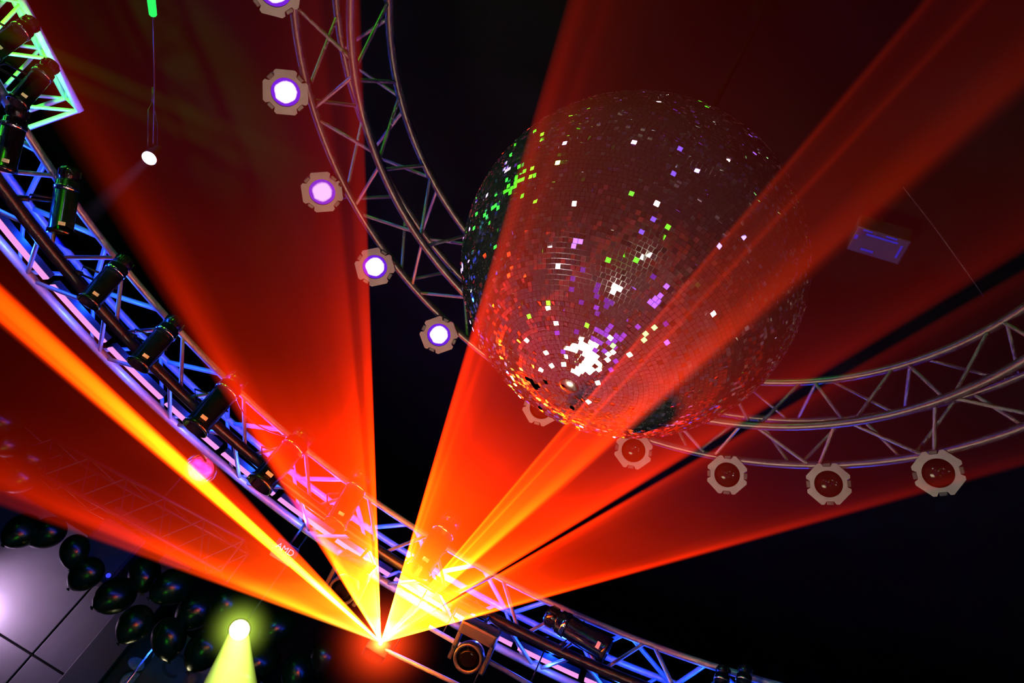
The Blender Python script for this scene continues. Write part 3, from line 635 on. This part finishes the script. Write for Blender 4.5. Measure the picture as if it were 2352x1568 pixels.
st0 = at_y(335, 1510, YB - 0.03)
tag(MB().bbox((st0.x, YB - 0.03, st0.z - 0.2), (0.03, 0.04, 1.5), 0.004).build('edge_strip', M['chrome']), 'thin pale metal edge strip left of the letters', 'metal strip')
sg = empty('sign_board', at_y(430, 1540, YB - 0.03), 'dark plum sign board with large letters at the bottom edge', 'sign')
MB().bbox((0.28, 0.0, -0.15), (1.5, 0.03, 1.0), 0.008).build('board', M['signp'], sg)
def text_mesh(s, size, depth):
    cu = bpy.data.curves.new('letters', 'FONT'); cu.body = s; cu.size = size; cu.extrude = depth; cu.align_x = 'CENTER'; cu.align_y = 'CENTER'
    t = bpy.data.objects.new('letters', cu); C.objects.link(t); bpy.context.view_layer.update(); me = bpy.data.meshes.new_from_object(t); bpy.data.objects.remove(t); return me
for ch, x, y, s in (('C', 396, 1528, 0.42), ('o', 446, 1553, 0.42)):
    o = link('letter', text_mesh(ch, s, 0.012), M['letter'], sg); p = at_y(x, y, YB - 0.06); o.location = p - sg.location; o.rotation_euler = (R(90), 0, 0)
sp = empty('loudspeaker', at_y(262, 1262, 10.6), 'black loudspeaker with a tiny blue light above the grey wall panels', 'loudspeaker')
MB().bbox((0, 0, 0), (0.62, 0.45, 0.85), 0.03).build('cabinet', M['letter'], sp); MB().bbox((0, -0.232, 0), (0.54, 0.02, 0.77), 0.008).build('grille', M['blackm'], sp)
led = MB().lathe([(0, 0.012), (0.024, 0.006), (0.03, 0), (0, 0)], 12).build('indicator_light', M['ledblue'], sp)
lp = at_y(249, 1321, 10.34); led.location = lp - sp.location; led.rotation_euler = (R(90), 0, 0)
MB().tube([(0, 0.1, 0.42), (0, 0.1, ROOM[5] - sp.location.z)], 0.02, n=8).build('drop_pipe', M['blackm'], sp)
# the maker's plate in white letters behind the orange beam
mp_ = at(655, 1262, 6.75); mk = empty('dimmer_box', mp_, 'small black box with white letters beside the orange laser beam', 'dimmer box')
mk.matrix_world = Matrix.Translation(mp_) @ Matrix(((1, 0, 0), (0, 0, -1), (0, 1, 0))).to_4x4()
MB().bbox((0, 0.0, -0.07), (0.2, 0.13, 0.13), 0.006).build('case', M['blackm'], mk)
MB().tube([(0, 0.06, -0.07), mk.matrix_world.inverted() @ Vector((mp_.x, mp_.y + 0.07, ZO + 0.05))], 0.01, n=8).build('hanger', M['blackm'], mk)
wl = emat('emissive_letters', (1.0, 0.55, 1.0), 0.9); link('letter', text_mesh('AMD', 0.075, 0.002), wl, mk)  # white print drawn with an emissive material
def balloon_mesh():
    mb = MB(); mb.lathe([(0.0, 1.12)] + [(math.sin(t) * 1.0, math.cos(t) * (1.12 if t < 1.57 else 1.3)) for t in [0.2 * k for k in range(1, 14)]] + [(0.42, -1.22), (0.16, -1.36), (0.05, -1.42)], 24); return mb
def knot_mesh(): return MB().lathe([(0.04, -1.40), (0.05, -1.44), (0.13, -1.52), (0.02, -1.5)], 12)
bl = [(52, 1218, .2, 'dark balloon highest on the left below the red sheet'), (112, 1222, .19, 'dark balloon with a curved glint left of the loudspeaker'), (172, 1262, .17, 'dark balloon touching the upper left of the loudspeaker'),
      (200, 1316, .19, 'green-glinting balloon against the left side of the loudspeaker'), (268, 1366, .22, 'bright green-spotted balloon under the loudspeaker'), (332, 1316, .2, 'dark green balloon right of the loudspeaker'),
      (398, 1346, .22, 'balloon with a pale highlight below the lower red edge'), (312, 1430, .2, 'dim balloon above the violet poster'), (388, 1462, .21, 'dim balloon above the sign letters'), (452, 1400, .22, 'dark balloon left of the yellow spot'),
      (470, 1490, .22, 'dark green balloon left of the yellow beam'), (520, 1385, .2, 'dark balloon above the yellow spot'), (602, 1516, .22, 'green balloon right of the yellow beam'), (640, 1440, .2, 'dark balloon right of the yellow spot'),
      (684, 1540, .2, 'green-glinting balloon at the bottom edge below the laser'), (745, 1510, .2, 'dark balloon left under the laser'), (560, 1560, .2, 'balloon partly behind the yellow beam at the bottom edge'),
      (24, 1016, .2, 'blurred green balloon at the left edge inside the red sheet'), (76, 1052, .17, 'small green balloon left of the dim straight truss'), (46, 1096, .2, 'brightest green balloon at the left, above the red band'), (8, 965, .22, 'dark olive balloon highest at the left edge')]
for x, y, r, lb in bl:
    e = empty('balloon', at_y(x, y, 9.75 + random.uniform(-0.15, 0.15)), lb, 'balloon', 'balloons strung along the back wall'); e.rotation_euler = (random.uniform(-.6, .6), random.uniform(-.6, .6), random.uniform(0, 6)); e.scale = (r * 0.92,) * 3
    link('skin', cached('balloon', balloon_mesh), M['rubber'], e); link('knot', cached('knot', knot_mesh), M['rubber'], e)
def lamp_point(name, p, col, e, r=0.05):
    ld = bpy.data.lights.new(name, 'POINT'); ld.color = col; ld.energy = e; ld.shadow_soft_size = r; o = bpy.data.objects.new(name, ld); C.objects.link(o); o.location = p; return o
par_lamp('par_lamp', 'green lamp below the frame lighting the balloons', 'stage lamp', Vector((-0.9, 6.2, 0.9)), Vector((-2.2, 9.8, 3.2)), 1.1, None, None, frame=False, light=((0.05, 1.0, 0.02), 45, 80))
par_lamp('par_lamp', 'violet wash lamp left of the frame lighting the wall panels', 'stage lamp', Vector((-4.15, 10.7, 2.5)), Vector((-3.62, 11.38, 2.68)), 1.0, None, Vector((-4.3, 11.37, 2.45)), frame=False, light=((0.85, 0.55, 1.0), 260, 130))
par_lamp('par_lamp', 'added unseen blue lamp beyond the left edge, brightening the slim ring', 'stage lamp', ring(166, ROI - 0.25, ZO + 0.1), Vector((RX - 0.4, RY + 1.9, ZI + 0.15)), 1.2, None, ring(166, ROI, ZO), frame=False, light=((0.01, 0.05, 1.0), 230, 55))  # added lamp, strengthens the blue on the inner ring
par_lamp('par_lamp', 'added unseen blue lamp below the bottom edge, brightening the slim ring', 'stage lamp', ring(44, ROI - 0.25, ZO - 0.1), Vector((RX + 1.3, RY + 1.5, ZI + 0.15)), 1.2, None, ring(44, ROI, ZO), frame=False, light=((0.01, 0.05, 1.0), 130, 62))  # added as well, for blue on the inner ring's right arc
par_lamp('par_lamp', 'added unseen mauve lamp behind the viewer, brightening the floor mirrored in the ball', 'stage lamp', Vector((0.8, -2.6, 6.1)), Vector((0.6, -2.0, 0)), 1.4, None, Vector((0.8, -2.6, 6.39)), frame=False, light=((1.0, 0.62, 0.72), 150, 120))  # added lamp: lights the floor so the ball has something to mirror
par_lamp('par_lamp', 'warm white floor lamp right of the viewer aimed at the slim ring', 'stage lamp', Vector((2.6, -1.2, 0.3)), Vector((1.6, 3.6, 4.52)), 1.2, None, None, frame=False, light=((1.0, 0.9, 0.84), 300, 10))
# ------------------------------------------------------------------ small things right of the ball
sb = empty('fixture', at_z(2018, 560, 6.1), 'small blue-lit strobe box on the dark ceiling, blue light added as glowing strips, right of the ball', 'fixture'); 
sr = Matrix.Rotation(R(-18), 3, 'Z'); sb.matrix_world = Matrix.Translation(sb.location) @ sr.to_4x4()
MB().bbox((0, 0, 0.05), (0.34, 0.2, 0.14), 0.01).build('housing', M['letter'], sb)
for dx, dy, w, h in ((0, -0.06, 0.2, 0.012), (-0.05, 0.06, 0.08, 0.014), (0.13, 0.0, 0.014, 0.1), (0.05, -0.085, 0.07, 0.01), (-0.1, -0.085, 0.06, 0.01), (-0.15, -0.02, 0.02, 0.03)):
    MB().box((dx, dy, -0.023), (w, h, 0.006)).build('painted_blue_strip', M['fixture'], sb)  # glowing strips imitate blue light falling on the box
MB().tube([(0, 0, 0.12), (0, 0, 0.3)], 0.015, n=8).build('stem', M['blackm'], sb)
# slack cables
def cable(label, pts, r=0.006):
    pts = [Vector(p) for p in pts]; out = []
    n = len(pts)
    for i in range(n - 1):
        p0, p1, p2, p3 = pts[max(i - 1, 0)], pts[i], pts[i + 1], pts[min(i + 2, n - 1)]
        for k in range(8):
            t = k / 8; out.append(0.5 * ((2 * p1) + (p2 - p0) * t + (2 * p0 - 5 * p1 + 4 * p2 - p3) * t * t + (3 * p1 - p0 - 3 * p2 + p3) * t ** 3))
    out.append(pts[-1]); return tag(MB().tube(out, r, n=6).build('cable', M['cable']), label, 'cable')
cable('slack black cable looping under the blue truss at lower right', [ring(81, ROI - .03, ZO + .05), ring(78, ROI - .05, ZO - .06), ring(75, ROI, ZO - .04), ring(72, ROI - .02, ZO + .06)])
cable('slack black cable looping above the fifth can lamp', [ring(118, ROI, ZO + HO), ring(115, ROI - .03, ZO + HO - .12), ring(112, ROI - .02, ZO + HO - .1), ring(109, ROI, ZO + HO)])
cable('thin safety wire crossing the dark upper right', [at(2075, 430, 4.4), at(2160, 540, 4.5), at(2260, 680, 4.6)], 0.003)

# ------------------------------------------------------------------ the laser fan
laser('laser_sheet', 'lowest red laser sheet on the right with a thin bright lower edge', [(15.3, 0), (15.7, 1.2), (16.0, 1.0), (16.6, .5), (18, .3), (21, .23), (25, .19), (27.5, .22), (28.8, .36), (29.6, .62), (29.9, .6), (30.15, 0)], c=-3.5e-4, b=0.5e-4)
laser('laser_sheet', 'wide orange-red laser sheet washing over the mirror ball', [(31.2, 0), (31.5, .7), (32.1, 1.0), (32.8, .8), (34.5, .5), (38, .33), (44, .24), (52, .22), (60, .25), (66, .3), (69.5, .46), (70.6, .7), (71.3, .55), (71.9, .65), (72.8, 1.05), (73.4, .8), (73.9, 0)], c=-3.75e-4, b=0.55e-4)
laser('laser_ray', 'bright orange laser beam slanting up right across the mirror ball', [(40.1, 0), (40.7, .4), (41.4, 1.5), (42.4, 1.3), (44, .6), (46.5, .5), (46.9, 1.2), (47.3, .55), (48.4, .36), (49.2, .5), (49.5, 1.2), (49.9, 0)], c=-3.95e-4, b=0.6e-4, haze=0.1, col=(1.0, 0.036, 0.0005))
laser('laser_sheet', 'tall red laser sheet rising to the upper left past the lit lamps', [(91.8, 0), (92.1, .7), (92.8, .72), (93.5, .56), (94.0, .34), (95.0, .30), (95.8, .55), (97, .48), (99.5, .34), (104, .25), (110, .22), (115.5, .26), (117.6, .45), (119.5, .8), (120.6, .62), (121.6, .18), (122.6, 0)], c=-3.6e-4, b=0.45e-4, haze=0.35)
laser('laser_sheet', 'dull red laser sheet hugging the lower edge of the blue truss', [(132.8, 0), (133.4, .16), (135, .26), (136.6, .34), (137.3, .3), (137.6, 0)], c=-3.5e-4, b=0.4e-4, stripes=0.25)
laser('laser_ray', 'blazing yellow-orange laser beam running to the left edge', [(136.7, 0), (137.0, 6), (137.5, 24), (138.3, 30), (138.9, 26), (139.1, 12), (139.25, 22), (139.7, 15), (139.95, 2.5), (140.4, 0)], c=-3.55e-4, b=0.4e-4, stripes=0.3, sfreq=500, haze=0.1, col=(1.0, 0.036, 0.0005))
laser('laser_sheet', 'lower left red laser sheet veiling the dim straight truss', [(139.6, 0), (140.4, .16), (144, .15), (149, .17), (152.5, .24), (155, .46), (157, .75), (158.0, .6), (158.6, .28), (159.2, .2), (159.5, .26), (160.0, .1), (160.4, 0)], c=-3.4e-4, b=0.3e-4, haze=0.3)
